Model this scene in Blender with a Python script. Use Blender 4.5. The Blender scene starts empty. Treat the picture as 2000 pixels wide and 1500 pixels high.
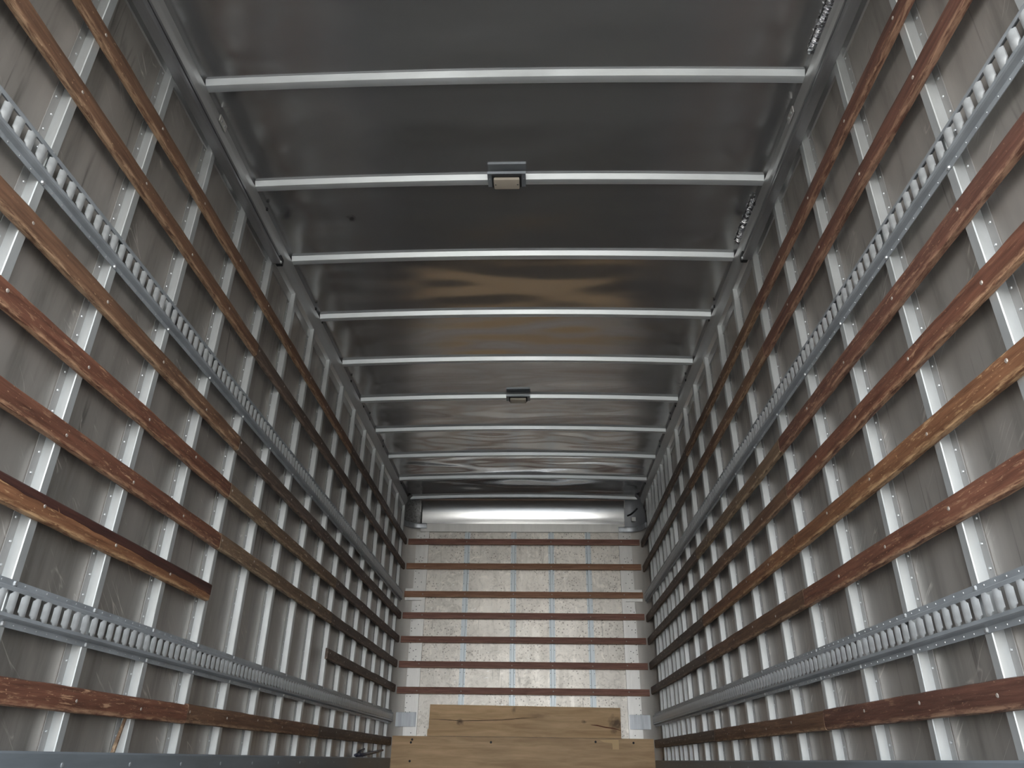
import bpy, bmesh, math, random
from mathutils import Vector, Matrix, noise
random.seed(7)
scn = bpy.context.scene
col = scn.collection

# ------------------------------------------------------------------ camera
FPX, PITCH, YAW, ROLL = 1438.5, 0.4721, -0.0366, 0.0138
cam_d = bpy.data.cameras.new('camera'); cam = bpy.data.objects.new('camera', cam_d); col.objects.link(cam)
cam_d.sensor_fit = 'HORIZONTAL'; cam_d.sensor_width = 36.0; cam_d.lens = 36.0 * FPX / 2000.0
cam_d.clip_start = 0.02
fw = Vector((math.sin(YAW)*math.cos(PITCH), math.cos(YAW)*math.cos(PITCH), math.sin(PITCH)))
rt = Vector((math.cos(YAW), -math.sin(YAW), 0)); up = rt.cross(fw)
r2 = rt*math.cos(ROLL) + up*math.sin(ROLL); u2 = -rt*math.sin(ROLL) + up*math.cos(ROLL)
m3 = Matrix((r2, u2, -fw)).transposed()
cam.matrix_world = Matrix.Translation((0.1415, 0.0, 0.2703)) @ m3.to_4x4()
scn.camera = cam

# ------------------------------------------------------------------ daylight: bright overcast sky, seen only through the open rear door
world = bpy.data.worlds.new('sky'); scn.world = world; world.use_nodes = True
wn = world.node_tree.nodes; wl = world.node_tree.links
bg = wn['Background']; bg.inputs['Strength'].default_value = 2.6
tcw = wn.new('ShaderNodeTexCoord'); sepw = wn.new('ShaderNodeSeparateXYZ'); rw = wn.new('ShaderNodeValToRGB')
wl.new(tcw.outputs['Generated'], sepw.inputs[0]); wl.new(sepw.outputs['Z'], rw.inputs[0]); wl.new(rw.outputs[0], bg.inputs['Color'])
rw.color_ramp.elements[0].position = 0.0; rw.color_ramp.elements[0].color = (1.12, 1.12, 1.10, 1)
rw.color_ramp.elements[1].position = 0.45; rw.color_ramp.elements[1].color = (0.80, 0.88, 0.95, 1)

sun_d = bpy.data.lights.new('sun', 'SUN'); sun_d.energy = 18.0; sun_d.angle = 0.01; sun_d.color = (1.0, 0.95, 0.87)
sun = bpy.data.objects.new('sun', sun_d); col.objects.link(sun)
sun.rotation_euler = Vector((0.25, -0.75, -0.62)).to_track_quat('-Z', 'Y').to_euler()   # from beyond the front of the truck, so its shadow lies behind the door

scn.view_settings.view_transform = 'Standard'; scn.view_settings.look = 'None'
scn.view_settings.gamma = 1.0; scn.view_settings.use_curve_mapping = False
scn.view_settings.exposure = 1.62

# ------------------------------------------------------------------ materials
def nodes_of(name):
    m = bpy.data.materials.new(name); m.use_nodes = True
    nt = m.node_tree; return m, nt.nodes, nt.links, nt.nodes['Principled BSDF']
def add_noise(n, l, vec, scale, detail=4.0, rough=0.55, sc=(1, 1, 1), dist=0.0):
    mp = n.new('ShaderNodeMapping'); mp.inputs['Scale'].default_value = sc
    l.new(vec, mp.inputs[0])
    t = n.new('ShaderNodeTexNoise'); t.inputs['Scale'].default_value = scale; t.inputs['Detail'].default_value = detail
    t.inputs['Roughness'].default_value = rough; t.inputs['Distortion'].default_value = dist
    l.new(mp.outputs[0], t.inputs['Vector']); return t.outputs['Fac']
def ramp(n, l, fac, stops):
    r = n.new('ShaderNodeValToRGB'); el = r.color_ramp.elements
    while len(el) < len(stops): el.new(0.5)
    for e, (p, c) in zip(el, stops):
        e.position = p; e.color = (*c, 1) if len(c) == 3 else c
    l.new(fac, r.inputs[0]); return r.outputs[0]
def mix(n, l, fac, a, b, mode='MIX'):
    x = n.new('ShaderNodeMix'); x.data_type = 'RGBA'; x.blend_type = mode
    for s, v in ((x.inputs[0], fac), (x.inputs[6], a), (x.inputs[7], b)):
        if isinstance(v, (int, float)): s.default_value = v
        elif isinstance(v, tuple): s.default_value = (*v, 1)
        else: l.new(v, s)
    return x.outputs[2]
def bump(n, l, b, h, strength, dist):
    k = n.new('ShaderNodeBump'); k.inputs['Strength'].default_value = strength; k.inputs['Distance'].default_value = dist
    l.new(h, k.inputs['Height']); l.new(k.outputs[0], b.inputs['Normal'])
def g(v): return (v, v, v)

def metal(name, c, metallic, rough, var=0.12, scale=6.0, sc=(1, 1, 1), rvar=0.1, blotch=None):
    m, n, l, b = nodes_of(name)
    tc = n.new('ShaderNodeTexCoord').outputs['Object']
    f = add_noise(n, l, tc, scale, 5, 0.6, sc)
    c0 = tuple(x*(1-var) for x in c); c1 = tuple(min(1, x*(1+var)) for x in c)
    cc = ramp(n, l, f, [(0.3, c0), (0.7, c1)])
    if blotch:
        f2 = add_noise(n, l, tc, blotch[0], 3, 0.6, blotch[3] if len(blotch) > 3 else (1, 1, 1), 0.4)
        k = ramp(n, l, f2, [(blotch[1], g(0)), (blotch[1]+0.12, g(1))])
        cc = mix(n, l, k, cc, blotch[2])
    l.new(cc, b.inputs['Base Color'])
    rr = ramp(n, l, f, [(0.3, g(rough-rvar)), (0.7, g(rough+rvar))]); l.new(rr, b.inputs['Roughness'])
    b.inputs['Metallic'].default_value = metallic
    return m

def skin_material(name, base, metallic, rough, pits=False):
    """dull mill-finish sheet with vertical streaks, fine scratches and dirt"""
    m, n, l, b = nodes_of(name)
    tc = n.new('ShaderNodeTexCoord').outputs['Object']
    big = add_noise(n, l, tc, 1.7, 4, 0.55)
    streak = add_noise(n, l, tc, 9.0, 5, 0.65, (1, 1, 0.12))
    c = ramp(n, l, big, [(0.3, tuple(v*0.86 for v in base)), (0.7, tuple(v*1.14 for v in base))])
    k = ramp(n, l, streak, [(0.30, g(0.55)), (0.5, g(1.0)), (0.72, g(1.18))])
    c = mix(n, l, 0.3 if pits else 0.8, c, k, 'MULTIPLY')
    # thin dark runs
    run = add_noise(n, l, tc, 7.0, 3, 0.5, (1, 1, 0.05))
    kr = ramp(n, l, run, [(0.485, g(1)), (0.5, g(0.55)), (0.515, g(1))])
    msk = ramp(n, l, add_noise(n, l, tc, 2.3, 2), [(0.52, g(0)), (0.62, g(1))])
    c = mix(n, l, msk, c, mix(n, l, 1.0, c, kr, 'MULTIPLY'))
    # light scratches: thin contour of a stretched, rotated noise
    mp = n.new('ShaderNodeMapping'); mp.inputs['Rotation'].default_value = (0.7, 0.35, 0.2); l.new(tc, mp.inputs[0])
    s1 = add_noise(n, l, mp.outputs[0], 5.0, 2, 0.5, (1, 0.25, 3.0))
    ks = ramp(n, l, s1, [(0.494, g(0)), (0.5, g(1)), (0.506, g(0))])
    ms = ramp(n, l, add_noise(n, l, tc, 6.0, 3), [(0.52, g(0)), (0.62, g(0.9))])
    kk = mix(n, l, 1.0, ks, ms, 'MULTIPLY')
    c = mix(n, l, kk, c, tuple(min(1, v*1.8) for v in base))
    if pits:
        v = n.new('ShaderNodeTexVoronoi'); v.inputs['Scale'].default_value = 36; l.new(tc, v.inputs['Vector'])
        kp = ramp(n, l, v.outputs['Distance'], [(0.14, g(1)), (0.32, g(0))])
        mm = ramp(n, l, add_noise(n, l, tc, 3.2, 3), [(0.40, g(0)), (0.55, g(0.8))])
        c = mix(n, l, mix(n, l, 1.0, kp, mm, 'MULTIPLY'), c, (0.20, 0.175, 0.15))
        dk = add_noise(n, l, tc, 13.0, 6, 0.7, (1, 1, 1), 1.5)
        c = mix(n, l, ramp(n, l, dk, [(0.50, g(0)), (0.66, g(0.5))]), c, (0.34, 0.315, 0.28))
        w = add_noise(n, l, tc, 9.0, 6, 0.65, (1, 1, 1), 1.2)
        kw = ramp(n, l, w, [(0.54, g(0)), (0.64, g(0.45))])
        c = mix(n, l, kw, c, tuple(min(1, v_*1.35) for v_ in base))
    l.new(c, b.inputs['Base Color'])
    b.inputs['Metallic'].default_value = metallic
    l.new(ramp(n, l, streak, [(0.3, g(rough-0.06)), (0.7, g(rough+0.08))]), b.inputs['Roughness'])
    return m

def wood_material(name, dark, mid, wear, wear_amt=0.5, seed=0.0, axis='Y', rough=0.62):
    """stained hardwood: grain along the length, scuffs to lighter bare wood, worn lower edge"""
    m, n, l, b = nodes_of(name)
    tcn = n.new('ShaderNodeTexCoord'); off = n.new('ShaderNodeMapping'); off.inputs['Location'].default_value = (seed*3.1, seed*7.7, seed*1.9)
    l.new(tcn.outputs['Object'], off.inputs[0]); v = off.outputs[0]
    st = (1, 0.06, 1) if axis == 'Y' else (0.06, 1, 1)
    st2 = (1, 0.16, 1) if axis == 'Y' else (0.16, 1, 1)
    gr = add_noise(n, l, v, 60, 6, 0.65, st)
    big = add_noise(n, l, v, 3.0, 4, 0.6, st2)
    c = ramp(n, l, gr, [(0.28, dark), (0.62, mid)])
    c = mix(n, l, 0.75, c, ramp(n, l, big, [(0.3, g(0.62)), (0.7, g(1.2))]), 'MULTIPLY')
    sc = add_noise(n, l, v, 95, 5, 0.72, (1, 0.13, 1) if axis == 'Y' else (0.13, 1, 1), 0.35)
    ms = add_noise(n, l, v, 5.0, 3, 0.6, st2)
    k = mix(n, l, 1.0, ramp(n, l, sc, [(0.56, g(0)), (0.63, g(1))]), ramp(n, l, ms, [(0.62-0.25*wear_amt, g(0)), (0.75-0.2*wear_amt, g(0.85))]), 'MULTIPLY')
    # worn lower arris
    sp = n.new('ShaderNodeSeparateXYZ'); l.new(tcn.outputs['Generated'], sp.inputs[0])
    low = ramp(n, l, sp.outputs['Z'], [(0.10, g(1)), (0.24, g(0))])
    kl = mix(n, l, 1.0, low, ramp(n, l, sc, [(0.40, g(0.0)), (0.58, g(0.95*min(1, wear_amt+0.4)))]), 'MULTIPLY')
    k = mix(n, l, 1.0, k, kl, 'LIGHTEN')
    c = mix(n, l, k, c, wear)
    # short nicks down to bare wood
    nk = add_noise(n, l, v, 120, 2, 0.5, (1, 0.45, 1) if axis == 'Y' else (0.45, 1, 1), 0.2)
    kn = mix(n, l, 1.0, ramp(n, l, nk, [(0.68, g(0)), (0.72, g(0.9))]), ramp(n, l, ms, [(0.5-0.2*wear_amt, g(0)), (0.62-0.2*wear_amt, g(1))]), 'MULTIPLY')
    c = mix(n, l, kn, c, wear)
    l.new(c, b.inputs['Base Color']); b.inputs['Roughness'].default_value = rough
    bump(n, l, b, gr, 0.6, 0.005)
    return m

M = {}
M['skin'] = skin_material('mill_aluminium_skin', (0.365, 0.34, 0.315), 0.65, 0.45)
M['front_skin'] = skin_material('pitted_aluminium_skin', (0.74, 0.70, 0.645), 0.5, 0.45, pits=True)
M['stud'] = metal('galvanised_stud', (0.56, 0.58, 0.585), 0.65, 0.42, 0.10, 14, (1, 1, 0.35), 0.06)
M['flange'] = metal('shaded_zinc_flange', (0.27, 0.265, 0.26), 0.4, 0.55, 0.15, 14, (1, 1, 0.2), 0.06)  # darker than the stud's zinc: shade of the inward-facing flange put into the colour
M['bow'] = metal('galvanised_bow', (0.68, 0.71, 0.73), 0.6, 0.42, 0.10, 10, (0.3, 1, 1), 0.06)
M['rail'] = metal('aluminium_rail', (0.56, 0.56, 0.56), 0.8, 0.42, 0.12, 7, (1, 0.15, 1), 0.08)
M['etrack'] = metal('galvanised_track', (0.34, 0.365, 0.39), 0.5, 0.5, 0.14, 20, (1, 0.5, 1), 0.08)
M['rib'] = metal('galvanised_rib', (0.60, 0.62, 0.635), 0.55, 0.42, 0.14, 25, (1, 1, 1), 0.08)
M['kick'] = metal('painted_kick_rail', (0.20, 0.225, 0.25), 0.3, 0.5, 0.22, 9, (1, 0.2, 1.5), 0.08, blotch=(7.0, 0.64, (0.34, 0.35, 0.36), (1, 0.15, 2)))
M['rivet'] = metal('rivet_metal', (0.42, 0.43, 0.44), 0.7, 0.42, 0.05)
M['dark_rivet'] = metal('dull_rivet', (0.12, 0.12, 0.12), 0.5, 0.5, 0.1)
M['dark_track'] = metal('dull_steel_track', (0.33, 0.33, 0.34), 0.8, 0.45, 0.2, 12, (1, 0.2, 1))
M['rubber'] = metal('black_rubber', (0.02, 0.02, 0.022), 0.0, 0.6, 0.1)
M['cap'] = metal('curved_aluminium_cap', (0.80, 0.80, 0.80), 1.0, 0.20, 0.05, 6, (0.1, 1, 1), 0.04)
M['strip'] = metal('bright_aluminium_strip', (0.66, 0.65, 0.63), 0.7, 0.45, 0.14, 9, (1, 1, 0.2), 0.06)
M['corner'] = metal('dull_corner_sheet', (0.56, 0.54, 0.51), 0.3, 0.6, 0.14, 7, (1, 1, 0.2), 0.05)
M['front_stud'] = metal('blue_grey_front_stud', (0.56, 0.61, 0.64), 0.5, 0.45, 0.10, 9, (1, 1, 0.2), 0.06)
M['cast_grey'] = metal('grey_cast_corner', (0.30, 0.31, 0.33), 0.4, 0.5, 0.15, 10)
M['cast_dark'] = metal('mottled_corner', (0.22, 0.22, 0.22), 0.5, 0.5, 0.3, 45, (1, 1, 1), 0.1, blotch=(60, 0.55, (0.07, 0.07, 0.07)))
M['cast_rim'] = metal('corner_rim', (0.42, 0.44, 0.47), 0.7, 0.4, 0.2, 30)
M['patch'] = metal('bright_patch_plate', (0.30, 0.315, 0.335), 0.85, 0.36, 0.3, 6, (3, 1, 0.3), 0.08)
M['foil'] = metal('crumpled_foil', (0.62, 0.62, 0.64), 1.0, 0.28, 0.2, 40)
M['lamp_frame'] = metal('lamp_bracket_metal', (0.33, 0.36, 0.39), 0.5, 0.45, 0.1)
M['tool'] = metal('dark_blue_tool', (0.075, 0.08, 0.115), 0.3, 0.45, 0.2, 20)
M['screw'] = metal('screw_head', (0.42, 0.37, 0.33), 0.5, 0.45, 0.1)

# ceiling sheet: glossy rolled aluminium
m, n, l, b = nodes_of('rolled_roof_sheet')
tc = n.new('ShaderNodeTexCoord').outputs['Object']
f = add_noise(n, l, tc, 3.0, 5, 0.6, (0.25, 1.2, 1)); f2 = add_noise(n, l, tc, 14.0, 5, 0.6)
c = ramp(n, l, f, [(0.3, (0.58, 0.58, 0.59)), (0.7, (0.66, 0.655, 0.65))])
# small dark smudge on one bay
mp = n.new('ShaderNodeMapping'); mp.inputs['Location'].default_value = (0.845/0.05, -3.085/0.06, 0); mp.inputs['Scale'].default_value = (1/0.05, 1/0.06, 0); l.new(tc, mp.inputs[0])
va = n.new('ShaderNodeVectorMath'); va.operation = 'LENGTH'; l.new(mp.outputs[0], va.inputs[0])
ad = n.new('ShaderNodeMath'); ad.operation = 'ADD'; l.new(va.outputs['Value'], ad.inputs[0]); l.new(add_noise(n, l, tc, 30, 3), ad.inputs[1])
c = mix(n, l, ramp(n, l, ad.outputs[0], [(0.7, g(0.8)), (1.3, g(0))]), c, (0.12, 0.12, 0.12))
l.new(c, b.inputs['Base Color']); b.inputs['Metallic'].default_value = 0.9
l.new(ramp(n, l, f2, [(0.3, g(0.14)), (0.7, g(0.19))]), b.inputs['Roughness'])
b.inputs['Anisotropic'].default_value = 0.75; b.inputs['Anisotropic Rotation'].default_value = 0.0
tn = n.new('ShaderNodeTangent'); tn.direction_type = 'UV_MAP'; l.new(tn.outputs[0], b.inputs['Tangent'])
M['roof'] = m
# lens of the lamps
m, n, l, b = nodes_of('lamp_lens')
b.inputs['Base Color'].default_value = (0.62, 0.55, 0.46, 1); b.inputs['Roughness'].default_value = 0.25
b.inputs['Transmission Weight'].default_value = 0.25
M['lens'] = m
# floor boards (hardwood planks in their own geometry)
M['floor_wood'] = wood_material('laminated_floor_wood', (0.14, 0.132, 0.125), (0.23, 0.222, 0.215), (0.30, 0.28, 0.26), 0.4, 3.3, rough=0.12)
# ground outside
m, n, l, b = nodes_of('yard_concrete')
tc = n.new('ShaderNodeTexCoord').outputs['Object']
l.new(ramp(n, l, add_noise(n, l, tc, 0.8, 6, 0.6), [(0.3, (0.15, 0.147, 0.14)), (0.7, (0.21, 0.206, 0.196))]), b.inputs['Base Color'])
b.inputs['Roughness'].default_value = 0.9
M['yard'] = m

# ------------------------------------------------------------------ mesh helpers
def link(name, bm, mat, parent=None, smooth=False, sharp=None):
    bmesh.ops.recalc_face_normals(bm, faces=bm.faces)
    me = bpy.data.meshes.new(name); bm.to_mesh(me); bm.free()
    me.materials.append(mat)
    if smooth:
        me.polygons.foreach_set('use_smooth', [True]*len(me.polygons))
        if sharp: me.set_sharp_from_angle(angle=sharp)
    o = bpy.data.objects.new(name, me); col.objects.link(o)
    if parent: o.parent = parent
    return o
def dup(o, parent=None, loc=None):
    c = o.copy(); col.objects.link(c)
    c.parent = parent if parent else o.parent
    if loc is not None: c.location = loc
    return c
def tag(o, label, cat, group=None, kind=None):
    o['label'] = label; o['category'] = cat
    if group: o['group'] = group
    if kind: o['kind'] = kind
    return o
def empty(name, loc=(0, 0, 0)):
    o = bpy.data.objects.new(name, None); col.objects.link(o); o.location = loc
    o.empty_display_size = 0.05; return o
def box(bm, x0, x1, y0, y1, z0, z1, bev=0.0):
    vs = [bm.verts.new((x, y, z)) for x in (x0, x1) for y in (y0, y1) for z in (z0, z1)]
    fs = [bm.faces.new([vs[i] for i in q]) for q in ((0, 1, 3, 2), (4, 6, 7, 5), (0, 4, 5, 1), (2, 3, 7, 6), (0, 2, 6, 4), (1, 5, 7, 3))]
    if bev:
        es = list({e for f_ in fs for e in f_.edges})
        bmesh.ops.bevel(bm, geom=es, offset=bev, segments=2, affect='EDGES', profile=0.6)
def extrude(bm, prof, stations, place, closed=True):
    """sweep a closed 2-D profile; place(p, s, i) gives the 3-D point of profile point p at station s"""
    rows = [[bm.verts.new(place(p, s, i)) for i, p in enumerate(prof)] for s in stations]
    k = len(prof)
    for a, c in zip(rows, rows[1:]):
        for i in range(k if closed else k-1):
            bm.faces.new((a[i], a[(i+1) % k], c[(i+1) % k], c[i]))
    if closed:
        bm.faces.new(rows[0]); bm.faces.new(rows[-1][::-1])
    return rows
def tube(bm, pts, rad, seg=6):
    pts = [Vector(p) for p in pts]; rows = []
    for i, p in enumerate(pts):
        d = (pts[min(i+1, len(pts)-1)] - pts[max(i-1, 0)]).normalized()
        a = d.cross(Vector((0, 0, 1)) if abs(d.z) < 0.9 else Vector((1, 0, 0))).normalized(); c = d.cross(a)
        r = rad[i] if isinstance(rad, (list, tuple)) else rad
        rows.append([bm.verts.new(p + a*math.cos(t)*r + c*math.sin(t)*r) for t in [2*math.pi*k/seg for k in range(seg)]])
    for a, c in zip(rows, rows[1:]):
        for i in range(seg): bm.faces.new((a[i], a[(i+1) % seg], c[(i+1) % seg], c[i]))
    bm.faces.new(rows[0]); bm.faces.new(rows[-1][::-1])
def dome(bm, c, axis, r, h, seg=6):
    """low rivet head on a surface with outward normal axis"""
    c = Vector(c); ax = Vector(axis); a = ax.orthogonal().normalized(); d = ax.cross(a)
    r0 = [bm.verts.new(c + (a*math.cos(t)+d*math.sin(t))*r) for t in [2*math.pi*k/seg for k in range(seg)]]
    r1 = [bm.verts.new(c + ax*h*0.75 + (a*math.cos(t)+d*math.sin(t))*r*0.65) for t in [2*math.pi*k/seg for k in range(seg)]]
    for i in range(seg): bm.faces.new((r0[i], r0[(i+1) % seg], r1[(i+1) % seg], r1[i]))
    bm.faces.new(r1); bm.faces.new(r0[::-1])

# ------------------------------------------------------------------ dimensions
A = 1.26          # face of the slats and tracks
XI = 1.28         # inner flange of studs
XS = 1.314        # wall skin
Y0, Y1 = 0.30, 7.93   # open rear end, front end of side skins
YF = 7.848        # face of front slats
YFS = 7.872       # face of front studs
YSK = 7.902       # front skin
ZT = 2.718        # top of studs
SP = 0.4064
SYL, SYR = 1.5685, 1.5533
GAPW, FULLW = 'wall with a gapped row', 'wall without gaps'

# ------------------------------------------------------------------ ground and floor
bm = bmesh.new(); box(bm, -30, 30, -40, 0.2, -1.30, -1.20)
tag(link('yard_ground', bm, M['yard']), 'grey concrete yard behind the open truck box', 'ground', kind='structure')
bm = bmesh.new(); box(bm, -1.33, 1.33, 0.22, 7.93, -0.14, -0.03)
floor = tag(link('floor', bm, M['dark_track']), 'hardwood plank floor of the truck box', 'floor', kind='structure')
bm = bmesh.new(); box(bm, -0.077, 0.077, 0.24, 7.86, -0.03, 0.0, 0.003)
plank = link('plank', bm, M['floor_wood'], floor); plank.location.x = -1.17
for i in range(1, 16): dup(plank, floor, (-1.17 + 0.156*i, 0, 0))

# ------------------------------------------------------------------ side walls
def side_wall(name, sgn, sy, label):
    bm = bmesh.new()
    xs = sorted((sgn*XS, sgn*(XS+0.02))); box(bm, xs[0], xs[1], Y0, Y1, -0.05, 2.86)
    w = tag(link(name, bm, M['skin']), label, 'wall', kind='structure')
    # Z-section stud built at y=0, copied along the wall
    xs_, xi = sgn*XS, sgn*XI; t = 0.003*sgn
    prof = [(xs_, 0), (xi+0.8*t, 0), (xi, 0.0024), (xi, 0.032), (xi+t, 0.032), (xi+t, 0.003), (xs_, 0.003)]
    bm = bmesh.new(); extrude(bm, prof, (0.0, ZT), lambda p, s, i: (p[0], p[1], s))
    stud = link('wall_stud', bm, M['stud'], w)
    bm = bmesh.new()
    k = 0; z = 0.33
    while z < ZT-0.03:
        dome(bm, (xs_-t, -0.014 + (0.004 if k % 2 else -0.003), z), (-sgn, 0, 0), 0.0048, 0.0035); z += 0.066; k += 1
    riv = link('rivets', bm, M['rivet'], stud); riv['kind'] = 'stuff'
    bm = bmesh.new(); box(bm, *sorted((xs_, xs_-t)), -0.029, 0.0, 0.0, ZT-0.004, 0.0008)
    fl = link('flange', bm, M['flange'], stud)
    ys = [sy + SP*i for i in range(-2, 16 if sgn < 0 else 15)]
    if sgn > 0: ys += [sy + SP*i + 0.17 for i in (11, 12, 13, 14)]
    first = True
    for y in ys:
        if first: stud.location.y = y; first = False
        else:
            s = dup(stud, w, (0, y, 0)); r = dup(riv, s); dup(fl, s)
    return w, sorted(ys)
wl_, ysL = side_wall('wall_left', -1, SYL, 'grey metal side wall with a gapped rail row')
wr_, ysR = side_wall('wall_right', 1, SYR, 'grey metal side wall without a gapped rail row')

# top rails, kick rails
def top_rail(name, sgn, label):
    P = [(1.314, 2.655), (1.306, 2.655), (1.306, 2.712), (1.284, 2.721), (1.279, 2.738), (1.264, 2.775), (1.2572, 2.800), (1.2572, 2.804), (1.266, 2.808), (1.30, 2.86), (1.314, 2.86)]
    bm = bmesh.new(); extrude(bm, [(sgn*x, z) for x, z in P], (Y0, 7.72), lambda p, s, i: (p[0], s, p[1]))
    return tag(link(name, bm, M['rail']), label, 'rail', kind='structure')
tr1 = top_rail('trim_1', -1, 'aluminium roof rail above the wall with the gapped rail row')
tr2 = top_rail('trim_2', 1, 'aluminium roof rail above the wall without a gapped rail row')
# small joint plates with rivets on the rail
for sgn, par in ((-1, tr1), (1, tr2)):
    bm = bmesh.new(); box(bm, *sorted((sgn*1.2585, sgn*1.2535)), 2.33, 2.40, 2.775, 2.812, 0.001)
    jp = link('joint_plate', bm, M['strip'], par)
    for yy in (2.35, 2.38):
        bm = bmesh.new(); dome(bm, (sgn*1.2535, yy, 2.79), (-sgn, 0, 0), 0.006, 0.004); link('rivet', bm, M['rivet'], jp)
    bm = bmesh.new()
    for yy in (2.95, 3.9, 4.06, 4.9, 5.35, 5.6, 6.2, 7.2): box(bm, *sorted((sgn*1.250, sgn*1.262)), yy, yy+0.012, 2.798, 2.812)
    nt = link('notches', bm, M['rubber'], par); nt['kind'] = 'stuff'

def kick(name, sgn, zt, label, joints):
    bm = bmesh.new()
    P = [(1.314, 0.0), (1.255, 0.0), (1.255, zt-0.006), (1.261, zt), (1.314, zt)]
    extrude(bm, [(sgn*x, z) for x, z in P], (Y0, 7.83), lambda p, s, i: (p[0], s, p[1]))
    o = tag(link(name, bm, M['kick']), label, 'kick rail', kind='structure')
    bm = bmesh.new(); dome(bm, (0, 0, 0), (-sgn, 0, 0), 0.008, 0.003, 8)
    b0 = link('bolt', bm, M['etrack'], o); first = True
    for y in (ysL if sgn < 0 else ysR)[1::1]:
        loc = (sgn*1.255, y+0.016, zt-0.035)
        if first: b0.location = loc; first = False
        else: dup(b0, o, loc)
    return o
kick('trim_3', -1, 0.2761, 'blue-grey kick rail along the foot of the wall with the gapped rail row', ())
kick('trim_4', 1, 0.2843, 'blue-grey kick rail along the foot of the wall without a gapped rail row', ())

# ------------------------------------------------------------------ ceiling and roof bows
def arch(x): return 0.026*(1-(x/1.257)**2)
BY = [2.167 + 0.6168*i for i in range(-3, 10)]
bm = bmesh.new()
nx = 96
ysamp = [Y0]
yy = Y0
while yy < 7.80: yy += 0.022; ysamp.append(min(yy, 7.80))
def sheet_z(x, y):
    i = (y - 2.167)/0.6168; fr = i - math.floor(i)
    pil = math.sin(math.pi*fr)
    edge = min(1.0, (1.31-abs(x))/0.25)
    wob = noise.noise(Vector((x*1.1, y*3.4, 1.7)))*0.0075 + noise.noise(Vector((x*2.6+9, y*7.5, 5.1)))*0.0028
    return 2.8300 + arch(x) + pil*(0.004 + wob*edge*(1 + max(0, y-3.6)*0.35 + max(0, y-6.0)*1.2))
rows = [[bm.verts.new((-1.312 + 2.624*i/nx, y, sheet_z(-1.312+2.624*i/nx, y))) for i in range(nx+1)] for y in ysamp]
for a, c in zip(rows, rows[1:]):
    for i in range(nx): bm.faces.new((a[i], a[i+1], c[i+1], c[i]))
uvl = bm.loops.layers.uv.new('UVMap')
for f_ in bm.faces:
    for lp in f_.loops: lp[uvl].uv = (lp.vert.co.x*0.3, lp.vert.co.y*0.12)
ceil = tag(link('ceiling', bm, M['roof'], smooth=True), 'glossy wavy aluminium roof sheet of the truck box', 'ceiling', kind='structure')
bm = bmesh.new(); box(bm, -1.34, 1.34, Y0, 8.0, 2.89, 2.91)
outer = link('outer_roof', bm, M['skin'], ceil)
bp = [(-0.0125, 2.829), (0, 2.803), (0.003, 2.8018), (0.033, 2.8018), (0.036, 2.803), (0.042, 2.829)]
bm = bmesh.new()
extrude(bm, bp, [-1.2565 + 2.513*i/24 for i in range(25)], lambda p, s, i: (s, p[0], p[1] + arch(s)))
bow = link('roof_bow', bm, M['bow'], ceil, smooth=True, sharp=0.5)
bow.location.y = BY[0]
for y in BY[1:]: dup(bow, ceil, (0, y, 0))

# ------------------------------------------------------------------ front wall
bm = bmesh.new(); box(bm, -1.334, 1.334, YSK, YSK+0.02, -0.05, 2.90)
wf = tag(link('wall_front', bm, M['front_skin']), 'pitted pale metal front wall at the far end of the box', 'wall', kind='structure')
hp = [(-0.030, YSK), (-0.030, YSK-0.003), (-0.014, YSK-0.003), (-0.012, YFS), (0.012, YFS), (0.014, YSK-0.003), (0.030, YSK-0.003), (0.030, YSK)]
bm = bmesh.new(); extrude(bm, hp, (0.46, 2.482), lambda p, s, i: (p[0], p[1], s))
fst = link('wall_stud', bm, M['front_stud'], wf); first = True
bm = bmesh.new()
z = 0.5
while z < 2.45: dome(bm, (0.022, YSK-0.003, z), (0, -1, 0), 0.004, 0.003); dome(bm, (-0.022, YSK-0.003, z), (0, -1, 0), 0.004, 0.003); z += 0.11
frv = link('rivets', bm, M['dark_rivet'], fst); frv['kind'] = 'stuff'
for x in (-0.609, -0.105, 0.300, 0.697):
    if first: fst.location.x = x; first = False
    else: s = dup(fst, wf, (x, 0, 0)); dup(frv, s)
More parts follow.
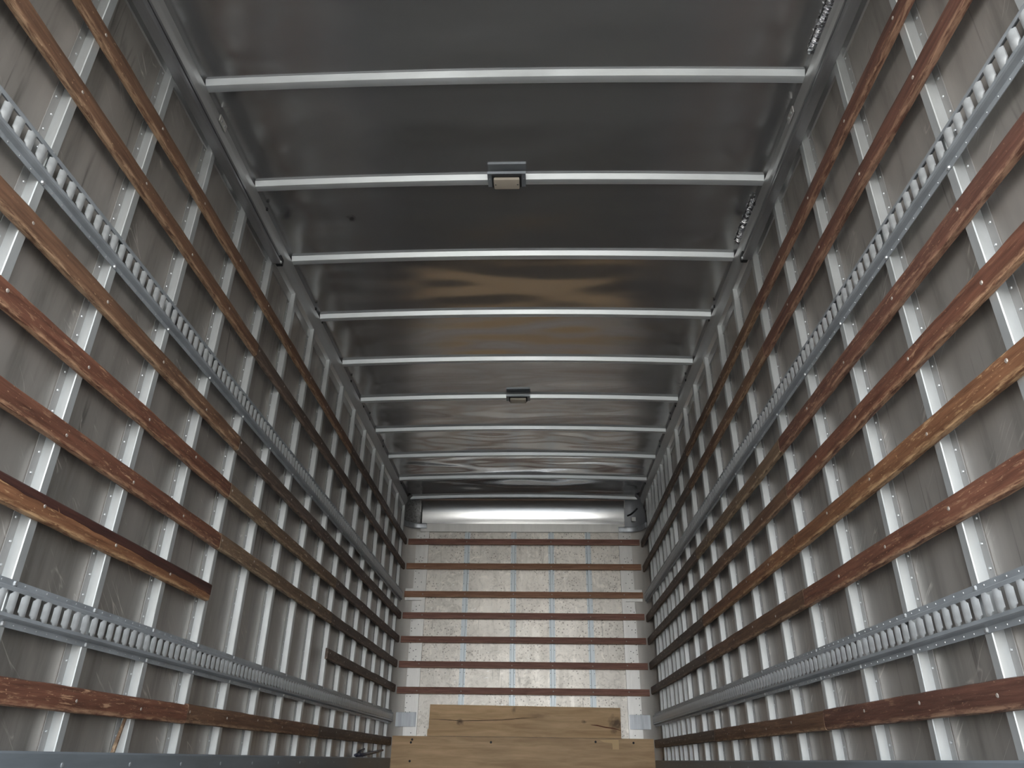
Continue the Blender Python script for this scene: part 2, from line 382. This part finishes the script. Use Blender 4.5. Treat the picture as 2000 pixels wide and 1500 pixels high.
for sgn in (-1, 1):
    # rounded corner panel from front wall to side wall
    R = 0.155; cx, cy = sgn*(1.309-R), 7.896-R
    prof = [(sgn*1.09, 7.896)] + [(cx + sgn*R*math.sin(a), cy + R*math.cos(a)) for a in [math.pi/2*k/12 for k in range(13)]] + [(sgn*1.309, 7.70)]
    bm = bmesh.new()
    ra = [[bm.verts.new((p[0], p[1], z)) for p in prof] for z in (0.0, 2.56)]
    for i in range(len(prof)-1): bm.faces.new((ra[0][i], ra[0][i+1], ra[1][i+1], ra[1][i]))
    o = link('corner_panel', bm, M['corner'], wf, smooth=True, sharp=0.6)
    # flat upright strip and its rivets
    x0, x1 = sorted((sgn*1.028, sgn*1.068)); bm = bmesh.new(); box(bm, x0, x1, YFS-0.002, YSK, 0.46, 2.50, 0.001)
    o = link('edge_strip', bm, M['strip'], wf)
    x0, x1 = sorted((sgn*1.068, sgn*1.165)); bm = bmesh.new(); box(bm, x0, x1, 7.886, YSK, 0.46, 2.485, 0.001)
    o = link('riveted_strip', bm, M['strip'], wf)
    bm = bmesh.new(); z = 0.5
    rr = random.Random(3)
    while z < 2.45:
        for xx in (1.085, 1.115, 1.15):
            if rr.random() < 0.55: dome(bm, (sgn*(xx+rr.uniform(-.006, .006)), 7.886, z+rr.uniform(-.02, .02)), (0, -1, 0), 0.005, 0.003)
        z += 0.055
    rv = link('rivets', bm, M['dark_rivet'], o); rv['kind'] = 'stuff'
    # bright repair plates at the level of the tracks
    x0, x1 = sorted((sgn*1.04, sgn*1.27)); bm = bmesh.new(); box(bm, x0 + (0 if sgn > 0 else 0), x1, 7.869, 7.886, 0.548, 0.677, 0.0015); link('patch_plate', bm, M['patch'], wf)
    bm = bmesh.new(); box(bm, x0, x1, 7.869, 7.886, 1.750, 1.872, 0.0015); link('patch_plate', bm, M['strip'], wf)
# flat band under the curved cap
bm = bmesh.new(); box(bm, -1.125, 1.10, YFS-0.012, YSK, 2.482, 2.570, 0.002)
link('head_band', bm, M['strip'], wf)
# curved cap sheet between roof and front wall
bm = bmesh.new(); prof = []
for k in range(25):
    a = math.pi/2*k/24
    prof.append((7.872 - 0.150*(1-math.cos(a)), 2.568 + 0.262*math.sin(a)))
ra = [[bm.verts.new((x, p[0], p[1] + (arch(x) if k > 20 else 0)*((k-20)/4.0))) for k, p in enumerate(prof)] for x in [-1.135 + 2.245*i/20 for i in range(21)]]
for a, c in zip(ra, ra[1:]):
    for i in range(24): bm.faces.new((a[i], a[i+1], c[i+1], c[i]))
cap = link('curved_cap', bm, M['cap'], wf, smooth=True)
bm = bmesh.new()
for sgn in (-1, 1):
    xx = -1.125 if sgn < 0 else 1.10
    for k in range(2, 24, 3): dome(bm, (xx, prof[k][0]-0.001, prof[k][1]), (0, -math.cos(math.pi/2*k/24), -math.sin(math.pi/2*k/24)), 0.006, 0.004)
rv = link('rivets', bm, M['rivet'], cap); rv['kind'] = 'stuff'
# cast roof corners
def roof_corner(sgn, zb, mat):
    xa = 1.128 if sgn < 0 else 1.10
    bm = bmesh.new(); n_u, n_v = 14, 14
    R = 0.19
    outl = [(xa, 7.860)] + [(1.306-R+R*math.sin(a), 7.860-R+R*math.cos(a)) for a in [math.pi/2*k/n_u for k in range(n_u+1)]]
    lev = []
    for j in range(n_v+1):
        a = math.pi/2*j/n_v; dy = 0.13*(1-math.cos(a)); zz = zb + 0.05 + (2.835-zb-0.05)*math.sin(a)
        lev.append([bm.verts.new((sgn*(x - (0.10*(1-math.cos(a)))*max(0, (x-xa)/(1.306-xa))), y - dy*(1 - max(0, (x-1.15)/(1.306-1.15))*0.6), zz)) for x, y in outl])
    for a, c in zip(lev, lev[1:]):
        for i in range(len(outl)-1): bm.faces.new((a[i], a[i+1], c[i+1], c[i]))
    o = link('roof_corner', bm, mat, wf, smooth=True)
    # rolled rim along its foot
    bm = bmesh.new()
    rim = [(x, y) for x, y in outl]
    rim[0] = (xa-0.07, 7.860)
    st = list(range(len(rim)))
    def pl(p, s, i):
        x, y = rim[s]; nxt = rim[min(s+1, len(rim)-1)]; prv = rim[max(s-1, 0)]
        d = Vector((nxt[0]-prv[0], nxt[1]-prv[1])).normalized(); nn = Vector((d.y, -d.x))
        return (sgn*(x + nn.x*p[0]*-1 if False else x - abs(nn.x)*p[0]), y - abs(nn.y)*p[0], p[1])
    extrude(bm, [(-0.004, zb), (0.012, zb), (0.016, zb+0.006), (0.016, zb+0.048), (0.010, zb+0.056), (-0.004, zb+0.056)], st, pl)
    link('rim', bm, M['cast_rim'], o, smooth=True, sharp=0.6)
    # seam flange beside the cap
    bm = bmesh.new()
    x0, x1 = sorted((sgn*xa, sgn*(xa+0.008)))
    rows = []
    for k, p in enumerate(prof):
        a = math.pi/2*k/24; ny, nz = -math.cos(a), -math.sin(a)
        rows.append([bm.verts.new((x, p[0]+ny*d, p[1]+nz*d)) for x, d in ((x0, 0.0), (x1, 0.0), (x1, 0.010), (x0, 0.010))])
    for a, c in zip(rows, rows[1:]):
        for i in range(4): bm.faces.new((a[i], a[(i+1) % 4], c[(i+1) % 4], c[i]))
    bm.faces.new(rows[0]); bm.faces.new(rows[-1][::-1])
    link('seam_flange', bm, M['strip'], o)
    return o
rc = roof_corner(-1, 2.515, M['cast_dark'])
rc2 = roof_corner(1, 2.480, M['cast_grey'])
# bent loop and clip in one corner
bm = bmesh.new(); tube(bm, [(1.13, 7.835, 2.655), (1.17, 7.825, 2.67), (1.20, 7.80, 2.69), (1.235, 7.77, 2.72)], 0.009, 6); link('cable', bm, M['rubber'], rc2, smooth=True)
bm = bmesh.new(); box(bm, 1.17, 1.215, 7.79, 7.83, 2.585, 2.63, 0.004); link('clip', bm, M['strip'], rc2)

# rear frame of the opening (behind the viewer)
for i, sgn in enumerate((-1, 1)):
    bm = bmesh.new(); x0, x1 = sorted((sgn*1.235, sgn*1.36)); box(bm, x0, x1, 0.20, 0.30, -0.05, 2.86, 0.004)
    tag(link('trim_%d' % (5+i), bm, M['rail']), ('steel rear door post at the wall with the gapped rail row', 'steel rear door post at the wall without a gapped rail row')[i], 'door post', kind='structure')
bm = bmesh.new(); box(bm, -1.36, 1.36, 0.20, 0.30, 2.38, 2.92, 0.004)
tag(link('trim_7', bm, M['rail']), 'steel header over the open rear door', 'door header', kind='structure')

# ------------------------------------------------------------------ door tracks
for sgn, lab in ((-1, GAPW), (1, FULLW)):
    t = empty('door_track', (sgn*1.26, 0.32, 2.638))
    tag(t, 'dark steel roll-up door track under the roof rail, ' + lab, 'door track', 'roll-up door tracks')
    P = [(0.018, 0.0), (-0.020, 0.0), (-0.026, 0.004), (-0.026, 0.018), (-0.022, 0.018), (-0.020, 0.006), (0.012, 0.006), (0.012, 0.052), (-0.010, 0.052), (-0.012, 0.044), (-0.016, 0.044), (-0.016, 0.058), (-0.010, 0.060), (0.018, 0.060)]
    bm = bmesh.new(); extrude(bm, [(sgn*x, z) for x, z in P], (0.0, 2.88), lambda p, s, i: (p[0], s, p[1]))
    link('channel', bm, M['dark_track'], t)
    bm = bmesh.new(); x0, x1 = sorted((sgn*0.010, sgn*-0.026)); box(bm, x0, x1, 2.872, 2.925, 0.012, 0.054, 0.006)
    link('end_stop', bm, M['rubber'], t)
    bm = bmesh.new(); dome(bm, (sgn*-0.026, 2.88, 0.010), (-sgn, 0, 0), 0.010, 0.008, 8); link('bolt', bm, M['rivet'], t)

# ------------------------------------------------------------------ slotted cargo tracks
def etrack(sgn, zlo, zhi, label):
    t = empty('slotted_rail', (sgn*A, 1.0, zlo)); tag(t, label, 'cargo rail', 'slotted cargo rails')
    h = zhi - zlo; L = 6.83; ys0 = 0.34-1.0
    # profile: x positive = away from the wall; slot opening between z1 and z2
    zc = h/2; s0, s1 = zc-0.0275, zc+0.0275
    low = [(-0.0195, 0.0), (-0.0175, 0.0), (-0.0175, 0.016), (-0.012, 0.0175), (-0.004, 0.020), (0.0, 0.023), (0.0, s0), (-0.003, s0), (-0.003, 0.024), (-0.007, 0.0215), (-0.014, 0.0195), (-0.0195, 0.018)]
    for prof in (low, [(x, h-z) for x, z in low]): pass
    bm = bmesh.new()
    for prof in (low, [(x, h-z) for x, z in low]):
        extrude(bm, [(-sgn*x, z) for x, z in prof], (ys0, ys0+L+0.68-0.02), lambda p, s, i: (p[0], s, p[1]))
    body = link('track_plate', bm, M['etrack'], t)
    # one rib, bowed towards the room, chamfered at its ends
    bm = bmesh.new(); rows = []
    for z, wsc, out in ((s0-0.001, 0.30, 0.0), (s0+0.0035, 0.5, 0.003), (s0+0.008, 1.0, 0.0052), (zc, 1.0, 0.006), (s1-0.008, 1.0, 0.0052), (s1-0.0035, 0.5, 0.003), (s1+0.001, 0.30, 0.0)):
        w = 0.0155*wsc; far = 0.0160
        row = []
        for k in range(7):
            u = -1 + k/3.0
            y = (u*w if u < 0 else u*far)
            bulge = out*(1-(u-0.15)**2/(1.3225 if u < 0.15 else 0.7225))
            row.append((-sgn*bulge, y, z))
        rows.append(row)
    front = [[bm.verts.new(p) for p in r] for r in rows]
    back = [[bm.verts.new((p[0] + sgn*0.003, p[1], p[2])) for p in r] for r in rows]
    for G_, fl in ((front, 1), (back, -1)):
        for a, c in zip(G_, G_[1:]):
            for i in range(6): bm.faces.new((a[i], a[i+1], c[i+1], c[i])[::fl])
    for a, c, d, e in zip(front, front[1:], back, back[1:]):
        bm.faces.new((a[0], c[0], e[0], d[0])); bm.faces.new((a[6], d[6], e[6], c[6]))
    for q in (0, -1):
        for i in range(6): bm.faces.new((front[q][i], front[q][i+1], back[q][i+1], back[q][i]))
    rib = link('rib', bm, M['rib'], t, smooth=True, sharp=0.7)
    ystart = (SYL if sgn < 0 else SYR) - 1.0 + 0.004 - 2*SP
    rib.location.y = ystart
    k = 1
    while ystart + k*SP/8 < 6.82:
        dup(rib, t, (0, ystart + k*SP/8, 0)); k += 1
    # bolts at the studs, small flange rivets between
    bm = bmesh.new(); dome(bm, (0, 0, 0), (-sgn, 0, 0), 0.0085, 0.006, 8)
    b0 = link('bolt', bm, M['rivet'], t); first = True
    for y in (ysL if sgn < 0 else ysR):
        for z in (0.008, h-0.008):
            loc = (sgn*0.0175, y+0.016-1.0, z)
            if first: b0.location = loc; first = False
            else: dup(b0, t, loc)
    bm = bmesh.new(); y = ys0 + 0.02
    while y < 6.8:
        for z in (0.008, h-0.008): dome(bm, (sgn*0.0175, y, z), (-sgn, 0, 0), 0.0032, 0.002, 5)
        y += SP/8
    rv = link('rivets', bm, M['rivet'], t); rv['kind'] = 'stuff'
    return t
etrack(-1, 1.7281, 1.8507, 'upper galvanised slotted cargo rail on the wall with the gapped rail row')
etrack(-1, 0.5693, 0.6898, 'lower galvanised slotted cargo rail on the wall with the gapped rail row')
etrack(1, 1.7281, 1.8507, 'upper galvanised slotted cargo rail on the wall without a gapped rail row')
etrack(1, 0.5693, 0.6898, 'lower galvanised slotted cargo rail on the wall without a gapped rail row')

# ------------------------------------------------------------------ wooden slats
RED = ((0.060, 0.022, 0.014), (0.180, 0.074, 0.045), (0.42, 0.25, 0.15))
DRED = ((0.050, 0.021, 0.015), (0.140, 0.061, 0.042), (0.34, 0.20, 0.13))
ORG = ((0.085, 0.033, 0.015), (0.230, 0.105, 0.052), (0.48, 0.30, 0.16))
BRN = ((0.065, 0.032, 0.020), (0.175, 0.092, 0.054), (0.40, 0.26, 0.16))
TAN = ((0.085, 0.052, 0.032), (0.200, 0.128, 0.080), (0.42, 0.31, 0.20))
DRK = ((0.045, 0.031, 0.024), (0.115, 0.080, 0.062), (0.26, 0.19, 0.145))
FRD = ((0.17, 0.070, 0.052), (0.34, 0.165, 0.125), (0.50, 0.30, 0.20))
FRO = ((0.23, 0.105, 0.060), (0.43, 0.225, 0.135), (0.55, 0.34, 0.2))
bm = bmesh.new(); dome(bm, (0, 0, 0), (1, 0, 0), 0.0068, 0.003, 7); scr_r = link('screw', bm, M['screw'])
bm = bmesh.new(); dome(bm, (0, 0, 0), (-1, 0, 0), 0.0068, 0.003, 7); scr_l = link('screw', bm, M['screw'])
bm = bmesh.new(); dome(bm, (0, 0, 0), (0, -1, 0), 0.0068, 0.003, 7); scr_f = link('screw', bm, M['screw'])
used = set()
def put_screw(proto, parent, loc):
    if proto not in used:
        used.add(proto); proto.parent = parent; proto.location = loc; return proto
    return dup(proto, parent, loc)
seedc = [0]
SLATP = [(0.0, 0.006), (0.002, 0.002), (0.006, 0.0), (0.020, 0.0), (0.020, 1.0), (0.006, 1.0), (0.002, 0.998), (0.0, 0.994)]
def plank_on(rail, sgn, z, y0, y1, pal, wear, h=0.070, label=None, rough=0.6):
    """one plank of a rail on a side wall, with its screws"""
    seedc[0] += 1; sd = seedc[0]
    mat = wood_material('rail_wood_%d' % sd, *pal, wear_amt=wear, seed=sd, rough=rough)
    ns = max(6, int((y1-y0)/0.06)); st = [i/ns for i in range(ns+1)]
    bm = bmesh.new()
    pp = [(0.0, 0.12), (0.0025, 0.04), (0.008, 0.0), (0.0195, 0.0), (0.0195, 1.0), (0.008, 1.0), (0.0025, 0.96), (0.0, 0.88)]
    def pl(p, s, i):
        y = s*(y1-y0); q = Vector((sd*5.3, y*2.2, p[1]*1.5)); q2 = Vector((sd*2.1+40, y*9.0, p[1]*2))
        dz = 0.0026*noise.noise(q) + 0.0020*noise.noise(q2)
        dx = (0.0018*noise.noise(q2+Vector((7, 0, 0))) if p[0] < 0.019 else 0)
        return (sgn*(p[0] + dx), y, p[1]*h - h/2 + dz)
    extrude(bm, pp, st, pl)
    o = link('plank', bm, mat, rail, smooth=True, sharp=0.55)
    o.location = (0, y0 - rail.location.y, z - rail.location.z)
    if label: o['label'] = label
    rr = random.Random(sd)
    for y in (ysL if sgn < 0 else ysR):
        yy = y + 0.016
        if y0+0.01 < yy < y1-0.01:
            put_screw(scr_r if sgn < 0 else scr_l, o, (sgn*0.0005, yy-y0+rr.uniform(-.005, .005), rr.uniform(-0.008, 0.012)))
    return o
J = (0.34, 3.19, 5.185, 7.842)
ROW = ['top', 'second', 'third', 'fourth', 'fifth', 'sixth', 'lowest']
ZL = [2.3655, 2.1002, 1.5895, 1.3554, 1.1236, 0.8933, 0.4195]
ZR = [2.3455, 2.0821, 1.5783, 1.3539, 1.1208, 0.8912, 0.4260]
PL = [(BRN, BRN, DRK), (BRN, DRK, DRK), (BRN, DRK, DRK), (RED, TAN, DRK), (RED, TAN, DRK), (ORG, None, DRK), (RED, BRN, DRK)]
PR = [(DRED, BRN, DRK), (DRED, BRN, DRK), (DRED, TAN, DRK), (RED, BRN, DRK), (ORG, ORG, DRK), (RED, BRN, DRK), (DRED, BRN, DRK)]
CN = {id(RED): 'red-brown', id(DRED): 'dark red-brown', id(ORG): 'orange-brown', id(BRN): 'brown', id(TAN): 'scuffed tan', id(DRK): 'dark brown'}
for sgn, ZZ, PP, wn_ in ((-1, ZL, PL, GAPW), (1, ZR, PR, FULLW)):
    for r in range(7):
        segs = [[0, 1, 2]] if not (sgn < 0 and r == 5) else [[0], [2]]
        for sg in segs:
            rail = empty('lashing_rail', (sgn*A, J[sg[0]], ZZ[r]))
            lab = '%s of seven wooden rail rows from the roof, %s' % (ROW[r], wn_)
            if len(sg) == 1: lab = 'split orange-brown stub of wooden rail ending at the gap' if sg[0] == 0 else 'dark brown length of wooden rail beyond the gap, reaching the front wall'
            tag(rail, lab, 'wooden rail', 'wooden rails on the side walls')
            for s in sg:
                pal = PP[r][s]
                y0_ = J[s] + (0.002 if s else 0); y1_ = J[s+1] - 0.002
                zj = ZZ[r] + random.uniform(-0.003, 0.003)
                wear = ((0.8 if r in (2, 3, 4, 5) else 0.5) if s < 2 else 0.35) if r < 6 else (0.95 if sgn < 0 else 0.7)
                pk = plank_on(rail, sgn, zj, y0_, y1_, pal, wear, 0.070 + random.uniform(-0.002, 0.003), CN[id(pal)] + ' plank with scuffs')
                if len(sg) == 1 and s == 0:
                    # darker old face left along the upper edge where the front layer split off
                    bm = bmesh.new(); rows = []; ns = 90
                    for i in range(ns+1):
                        y = 0.9 + (y1_-y0_-0.9)*i/ns
                        lz = 0.020 - 0.026*i/ns + 0.007*noise.noise(Vector((y*4.0, 3, 1))) + 0.004*noise.noise(Vector((y*17.0, 8, 1)))
                        rows.append([bm.verts.new(p) for p in ((-0.0008, y, lz), (-0.0012, y, 0.031), (0.0022, y, 0.0355), (0.012, y, 0.0375), (0.012, y, 0.034), (0.004, y, lz))])
                    for a, c in zip(rows, rows[1:]):
                        for i in range(6): bm.faces.new((a[i], a[(i+1) % 6], c[(i+1) % 6], c[i]))
                    bm.faces.new(rows[0]); bm.faces.new(rows[-1][::-1])
                    for v in bm.verts: v.co.x = -v.co.x
                    sl = link('split_layer', bm, wood_material('split_layer_wood', (0.022, 0.008, 0.007), (0.060, 0.022, 0.016), (0.12, 0.05, 0.03), 0.2, 77), pk)
                    sl['label'] = 'dark maroon old face along the split edge'
# front wall slats
ZFR = [2.3689, 2.1046, 1.8113, 1.594, 1.3574, 1.1177, 0.8756]
FRP = [FRD, FRO, FRO, FRD, FRD, FRD, FRD]
FN = ['top', 'second', 'third', 'fourth', 'fifth', 'sixth', 'lowest']
for r, z in enumerate(ZFR):
    seedc[0] += 1; sd = seedc[0]
    mat = wood_material('slat_wood_%d' % sd, *FRP[r], wear_amt=0.15, seed=sd, axis='X')
    bm = bmesh.new(); h = 0.062
    pp = [(0.0, 0.08), (0.002, 0.02), (0.005, 0.0), (0.020, 0.0), (0.020, 1.0), (0.005, 1.0), (0.002, 0.98), (0.0, 0.92)]
    def pl(p, s, i):
        return (s, p[0], p[1]*h - h/2 + 0.0015*noise.noise(Vector((s*1.7, sd*3.3, 0))))
    extrude(bm, pp, [-1.247 + 2.494*i/30 for i in range(31)], pl)
    o = link('lashing_rail', bm, mat, None, smooth=True, sharp=0.55)
    o.location = (0, YF, z)
    tag(o, '%s of seven dark red-brown wooden rails across the pale front wall' % FN[r] if r != 2 else 'third and most orange of seven wooden rails across the pale front wall', 'wooden rail', 'wooden rails on the front wall')
    for x in (-1.048, -0.609, -0.105, 0.300, 0.697, 1.048):
        put_screw(scr_f, o, (x + random.uniform(-.004, .004), -0.0005, random.uniform(-.006, .006)))

# ------------------------------------------------------------------ boards at the foot of the front wall
def board_material(name, seed, knots, c0, c1, crack=None):
    m, n, l, b = nodes_of(name)
    tc = n.new('ShaderNodeTexCoord').outputs['Object']
    off = n.new('ShaderNodeMapping'); off.inputs['Location'].default_value = (seed, seed*2, seed*3); l.new(tc, off.inputs[0])
    gr = add_noise(n, l, off.outputs[0], 22, 6, 0.6, (0.10, 1, 1), 0.6)
    big = add_noise(n, l, off.outputs[0], 2.6, 5, 0.6, (0.5, 1, 1.4))
    c = ramp(n, l, gr, [(0.28, c0), (0.68, c1)])
    c = mix(n, l, 0.8, c, ramp(n, l, big, [(0.3, g(0.85)), (0.7, g(1.2))]), 'MULTIPLY')
    for (kx, kz, sx, sz, amt) in knots:
        mp = n.new('ShaderNodeMapping'); mp.inputs['Location'].default_value = (-kx/sx, 0, -kz/sz); mp.inputs['Scale'].default_value = (1/sx, 0, 1/sz)
        l.new(tc, mp.inputs[0])
        nz = n.new('ShaderNodeTexNoise'); nz.inputs['Scale'].default_value = 16; l.new(tc, nz.inputs['Vector'])
        va = n.new('ShaderNodeVectorMath'); va.operation = 'LENGTH'; l.new(mp.outputs[0], va.inputs[0])
        ad = n.new('ShaderNodeMath'); ad.operation = 'ADD'; l.new(va.outputs['Value'], ad.inputs[0]); l.new(nz.outputs['Fac'], ad.inputs[1])
        k = ramp(n, l, ad.outputs[0], [(0.55, g(amt)), (1.25, g(0))])
        c = mix(n, l, k, c, (0.075, 0.038, 0.018))
    l.new(c, b.inputs['Base Color']); b.inputs['Roughness'].default_value = 0.6
    bump(n, l, b, gr, 0.2, 0.003)
    return m
bm = bmesh.new(); box(bm, -1.2535, 1.2535, 7.836, 7.860, 0.002, 0.466, 0.003)
pan = link('plywood_panel', bm, board_material('plywood_panel_wood', 2.0, [], (0.43, 0.275, 0.145), (0.64, 0.44, 0.25)))
tag(pan, 'wide tan plywood panel covering the foot of the front wall', 'panel')
bm = bmesh.new()
for x, z in ((-1.06, 0.435), (-1.07, 0.41), (0.70, 0.435), (1.06, 0.430), (-0.3, 0.42), (-1.07, 0.25)): dome(bm, (x, 7.836, z), (0, -1, 0), 0.011, 0.002, 8)
hl = link('nail_holes', bm, M['rubber'], pan); hl['kind'] = 'stuff'
bm = bmesh.new()
vs = [(0.74, 0.452), (0.92, 0.455), (0.92, 0.372), (0.86, 0.372), (0.858, 0.425), (0.78, 0.432)]
fr_ = [bm.verts.new((x, 7.8345, z)) for x, z in vs]; bk_ = [bm.verts.new((x, 7.8358, z)) for x, z in vs]
bm.faces.new(fr_); bm.faces.new(bk_[::-1])
for i in range(6): bm.faces.new((fr_[i], bk_[i], bk_[(i+1) % 6], fr_[(i+1) % 6]))
mt, n, l, b = nodes_of('paper_tape'); b.inputs['Base Color'].default_value = (0.72, 0.52, 0.28, 1); b.inputs['Roughness'].default_value = 0.7
tp = link('tape_remnant', bm, mt, pan); tp['label'] = 'torn scrap of tan tape'
bm = bmesh.new()
ot = [(-0.918, 0.468), (0.947, 0.468), (0.950, 0.735), (-0.905, 0.748), (-0.907, 0.53), (-0.918, 0.53)]
fa = [bm.verts.new((x, 7.838, z)) for x, z in ot]; ba = [bm.verts.new((x, 7.860, z)) for x, z in ot]
bm.faces.new(fa); bm.faces.new(ba[::-1])
for i in range(6): bm.faces.new((fa[i], ba[i], ba[(i+1) % 6], fa[(i+1) % 6]))
bd = link('wooden_board', bm, board_material('knotty_board_wood', 5.0, [(-0.61, 0.60, 0.085, 0.065, 0.95), (0.60, 0.61, 0.06, 0.045, 0.9), (0.90, 0.58, 0.15, 0.17, 0.85), (-0.08, 0.70, 0.06, 0.10, 0.6), (0.15, 0.66, 0.3, 0.05, 0.25)], (0.45, 0.275, 0.13), (0.70, 0.475, 0.26)))
tag(bd, 'knotty tan board standing on the plywood panel against the front wall', 'board')
def crack(pts, w, mat, parent, name='crack'):
    bm = bmesh.new()
    top = []; bot = []
    for i, (x, z) in enumerate(pts):
        ww = w*(0.3 if i in (0, len(pts)-1) else 1.0)
        top.append(bm.verts.new((x, 7.8372, z+ww))); bot.append(bm.verts.new((x, 7.8372, z-ww)))
    for i in range(len(pts)-1): bm.faces.new((bot[i], bot[i+1], top[i+1], top[i]))
    ge = bmesh.ops.extrude_face_region(bm, geom=bm.faces[:])
    bmesh.ops.translate(bm, verts=[v for v in ge['geom'] if isinstance(v, bmesh.types.BMVert)], vec=(0, 0.002, 0))
    o = link(name, bm, mat, parent); return o
mc, n, l, b = nodes_of('dark_crack'); b.inputs['Base Color'].default_value = (0.035, 0.018, 0.01, 1); b.inputs['Roughness'].default_value = 0.9
crack([(-0.905, 0.617), (-0.75, 0.612), (-0.61, 0.603), (-0.45, 0.607), (-0.2, 0.616), (0.0, 0.634), (0.14, 0.640)], 0.0024, mc, bd)
mr, n, l, b = nodes_of('red_split'); b.inputs['Base Color'].default_value = (0.14, 0.045, 0.02, 1); b.inputs['Roughness'].default_value = 0.8
crack([(0.66, 0.582), (0.72, 0.578), (0.80, 0.562), (0.88, 0.553), (0.947, 0.535)], 0.005, mr, bd, 'split')

# ------------------------------------------------------------------ ceiling lamps
for by_, lab in ((BY[4], 'dome lamp on the second roof bow from the door, black gasket and beige lens'), (BY[8], 'dome lamp on the roof bow nearest the front wall, beige lens in black gasket')):
    t = empty('ceiling_lamp', (0.0, by_-0.03, 2.79 + 0.026)); tag(t, lab, 'lamp', 'roof lamps')
    t.location.z = 2.803 + 0.026 - 0.002
    bm = bmesh.new(); box(bm, -0.094, 0.094, -0.022, 0.075, -0.004, 0.0, 0.001); box(bm, -0.094, 0.094, -0.024, -0.0205, -0.010, 0.006, 0.0008)
    link('bracket', bm, M['lamp_frame'], t)
    bm = bmesh.new(); box(bm, -0.073, 0.073, -0.016, 0.070, -0.014, -0.0035, 0.004)
    link('gasket', bm, M['rubber'], t)
    bm = bmesh.new(); box(bm, -0.064, 0.064, -0.006, 0.064, -0.032, -0.013, 0.008)
    ln = link('lens', bm, M['lens'], t, smooth=True, sharp=0.9)
    for x in (-0.054, 0.054):
        bm = bmesh.new(); dome(bm, (x, 0.03, -0.0315), (0, 0, -1), 0.005, 0.002); link('screw', bm, M['dark_rivet'], ln)
    for x in (-0.084, 0.084):
        bm = bmesh.new(); dome(bm, (x, 0.02, -0.004), (0, 0, -1), 0.004, 0.003); link('rivet', bm, M['rivet'], t)

# ------------------------------------------------------------------ foil strips, wire, tool, sliver
def foil(y0, y1, label):
    bm = bmesh.new(); ns = int((y1-y0)/0.0065); rr = random.Random(int(y0*10)); rows = []
    for i in range(ns+1):
        y = y0 + (y1-y0)*i/ns; zig = 0.007*(1 if i % 2 else -1)*rr.uniform(0.3, 1.0)
        rows.append([bm.verts.new(p) for p in ((1.262, y, 2.815), (1.247+rr.uniform(-.004, .004), y+zig*0.6, 2.812+zig), (1.236+rr.uniform(-.005, .005), y+zig, 2.822+zig*0.6), (1.238, y+zig, 2.826+zig*0.6), (1.250, y+zig*.6, 2.818+zig))])
    for a, c in zip(rows, rows[1:]):
        for i in range(4): bm.faces.new((a[i], a[i+1], c[i+1], c[i]))
    return tag(link('foil_strip', bm, M['foil']), label, 'foil', 'foil strips along the roof rail')
foil(2.93, 3.28, 'crumpled silver foil strip on the roof rail beside the door track end')
foil(1.45, 2.07, 'crumpled silver foil strip on the roof rail nearer the open door')
bm = bmesh.new()
tube(bm, [(1.255, 5.05, 2.812), (1.235, 5.045, 2.822), (1.21, 5.03, 2.818), (1.19, 5.03, 2.808), (1.185, 5.05, 2.797), (1.20, 5.07, 2.792), (1.22, 5.07, 2.798)], 0.0018, 5)
tag(link('wire_curl', bm, M['rivet'], smooth=True), 'curl of thin wire sticking out of the roof rail', 'wire')
# dark tool resting on the kick rail
t = empty('hand_tool', (-1.285, 6.40, 0.2765)); tag(t, 'dark blue-grey forked tool lying on the kick rail by the front wall', 'tool')
bm = bmesh.new(); tube(bm, [(0.01, 0.02, 0.012), (0.012, 0.35, 0.022), (0.014, 0.75, 0.042), (0.014, 1.10, 0.060)], [0.012, 0.013, 0.012, 0.008], 8); link('handle', bm, M['tool'], t, smooth=True)
bm = bmesh.new(); tube(bm, [(0.005, 0.08, 0.016), (-0.004, 0.22, 0.040), (-0.006, 0.38, 0.062)], [0.012, 0.011, 0.007], 8); link('prong', bm, M['tool'], t, smooth=True)
bm = bmesh.new(); tube(bm, [(0.01, -0.02, 0.014), (0.01, 0.06, 0.015), (0.01, 0.14, 0.017)], [0.010, 0.0135, 0.010], 8); link('head', bm, M['tool'], t, smooth=True)
# split sliver of wood standing in a wall bay
bm = bmesh.new()
extrude(bm, [(-0.006, -0.005), (0.006, -0.006), (0.005, 0.005), (-0.004, 0.006)], (0.0, 0.04, 0.10, 0.155), lambda p, s, i: (p[0]*(1-s*2.5), p[1]*(1-s*2.0) + s*0.30, s))
sv = link('wood_sliver', bm, wood_material('sliver_wood', *TAN, wear_amt=0.6, seed=91)); sv.location = (-1.285, 2.728, 0.2763)
tag(sv, 'thin split sliver of wood standing on the kick rail behind the lowest wooden rail', 'sliver')
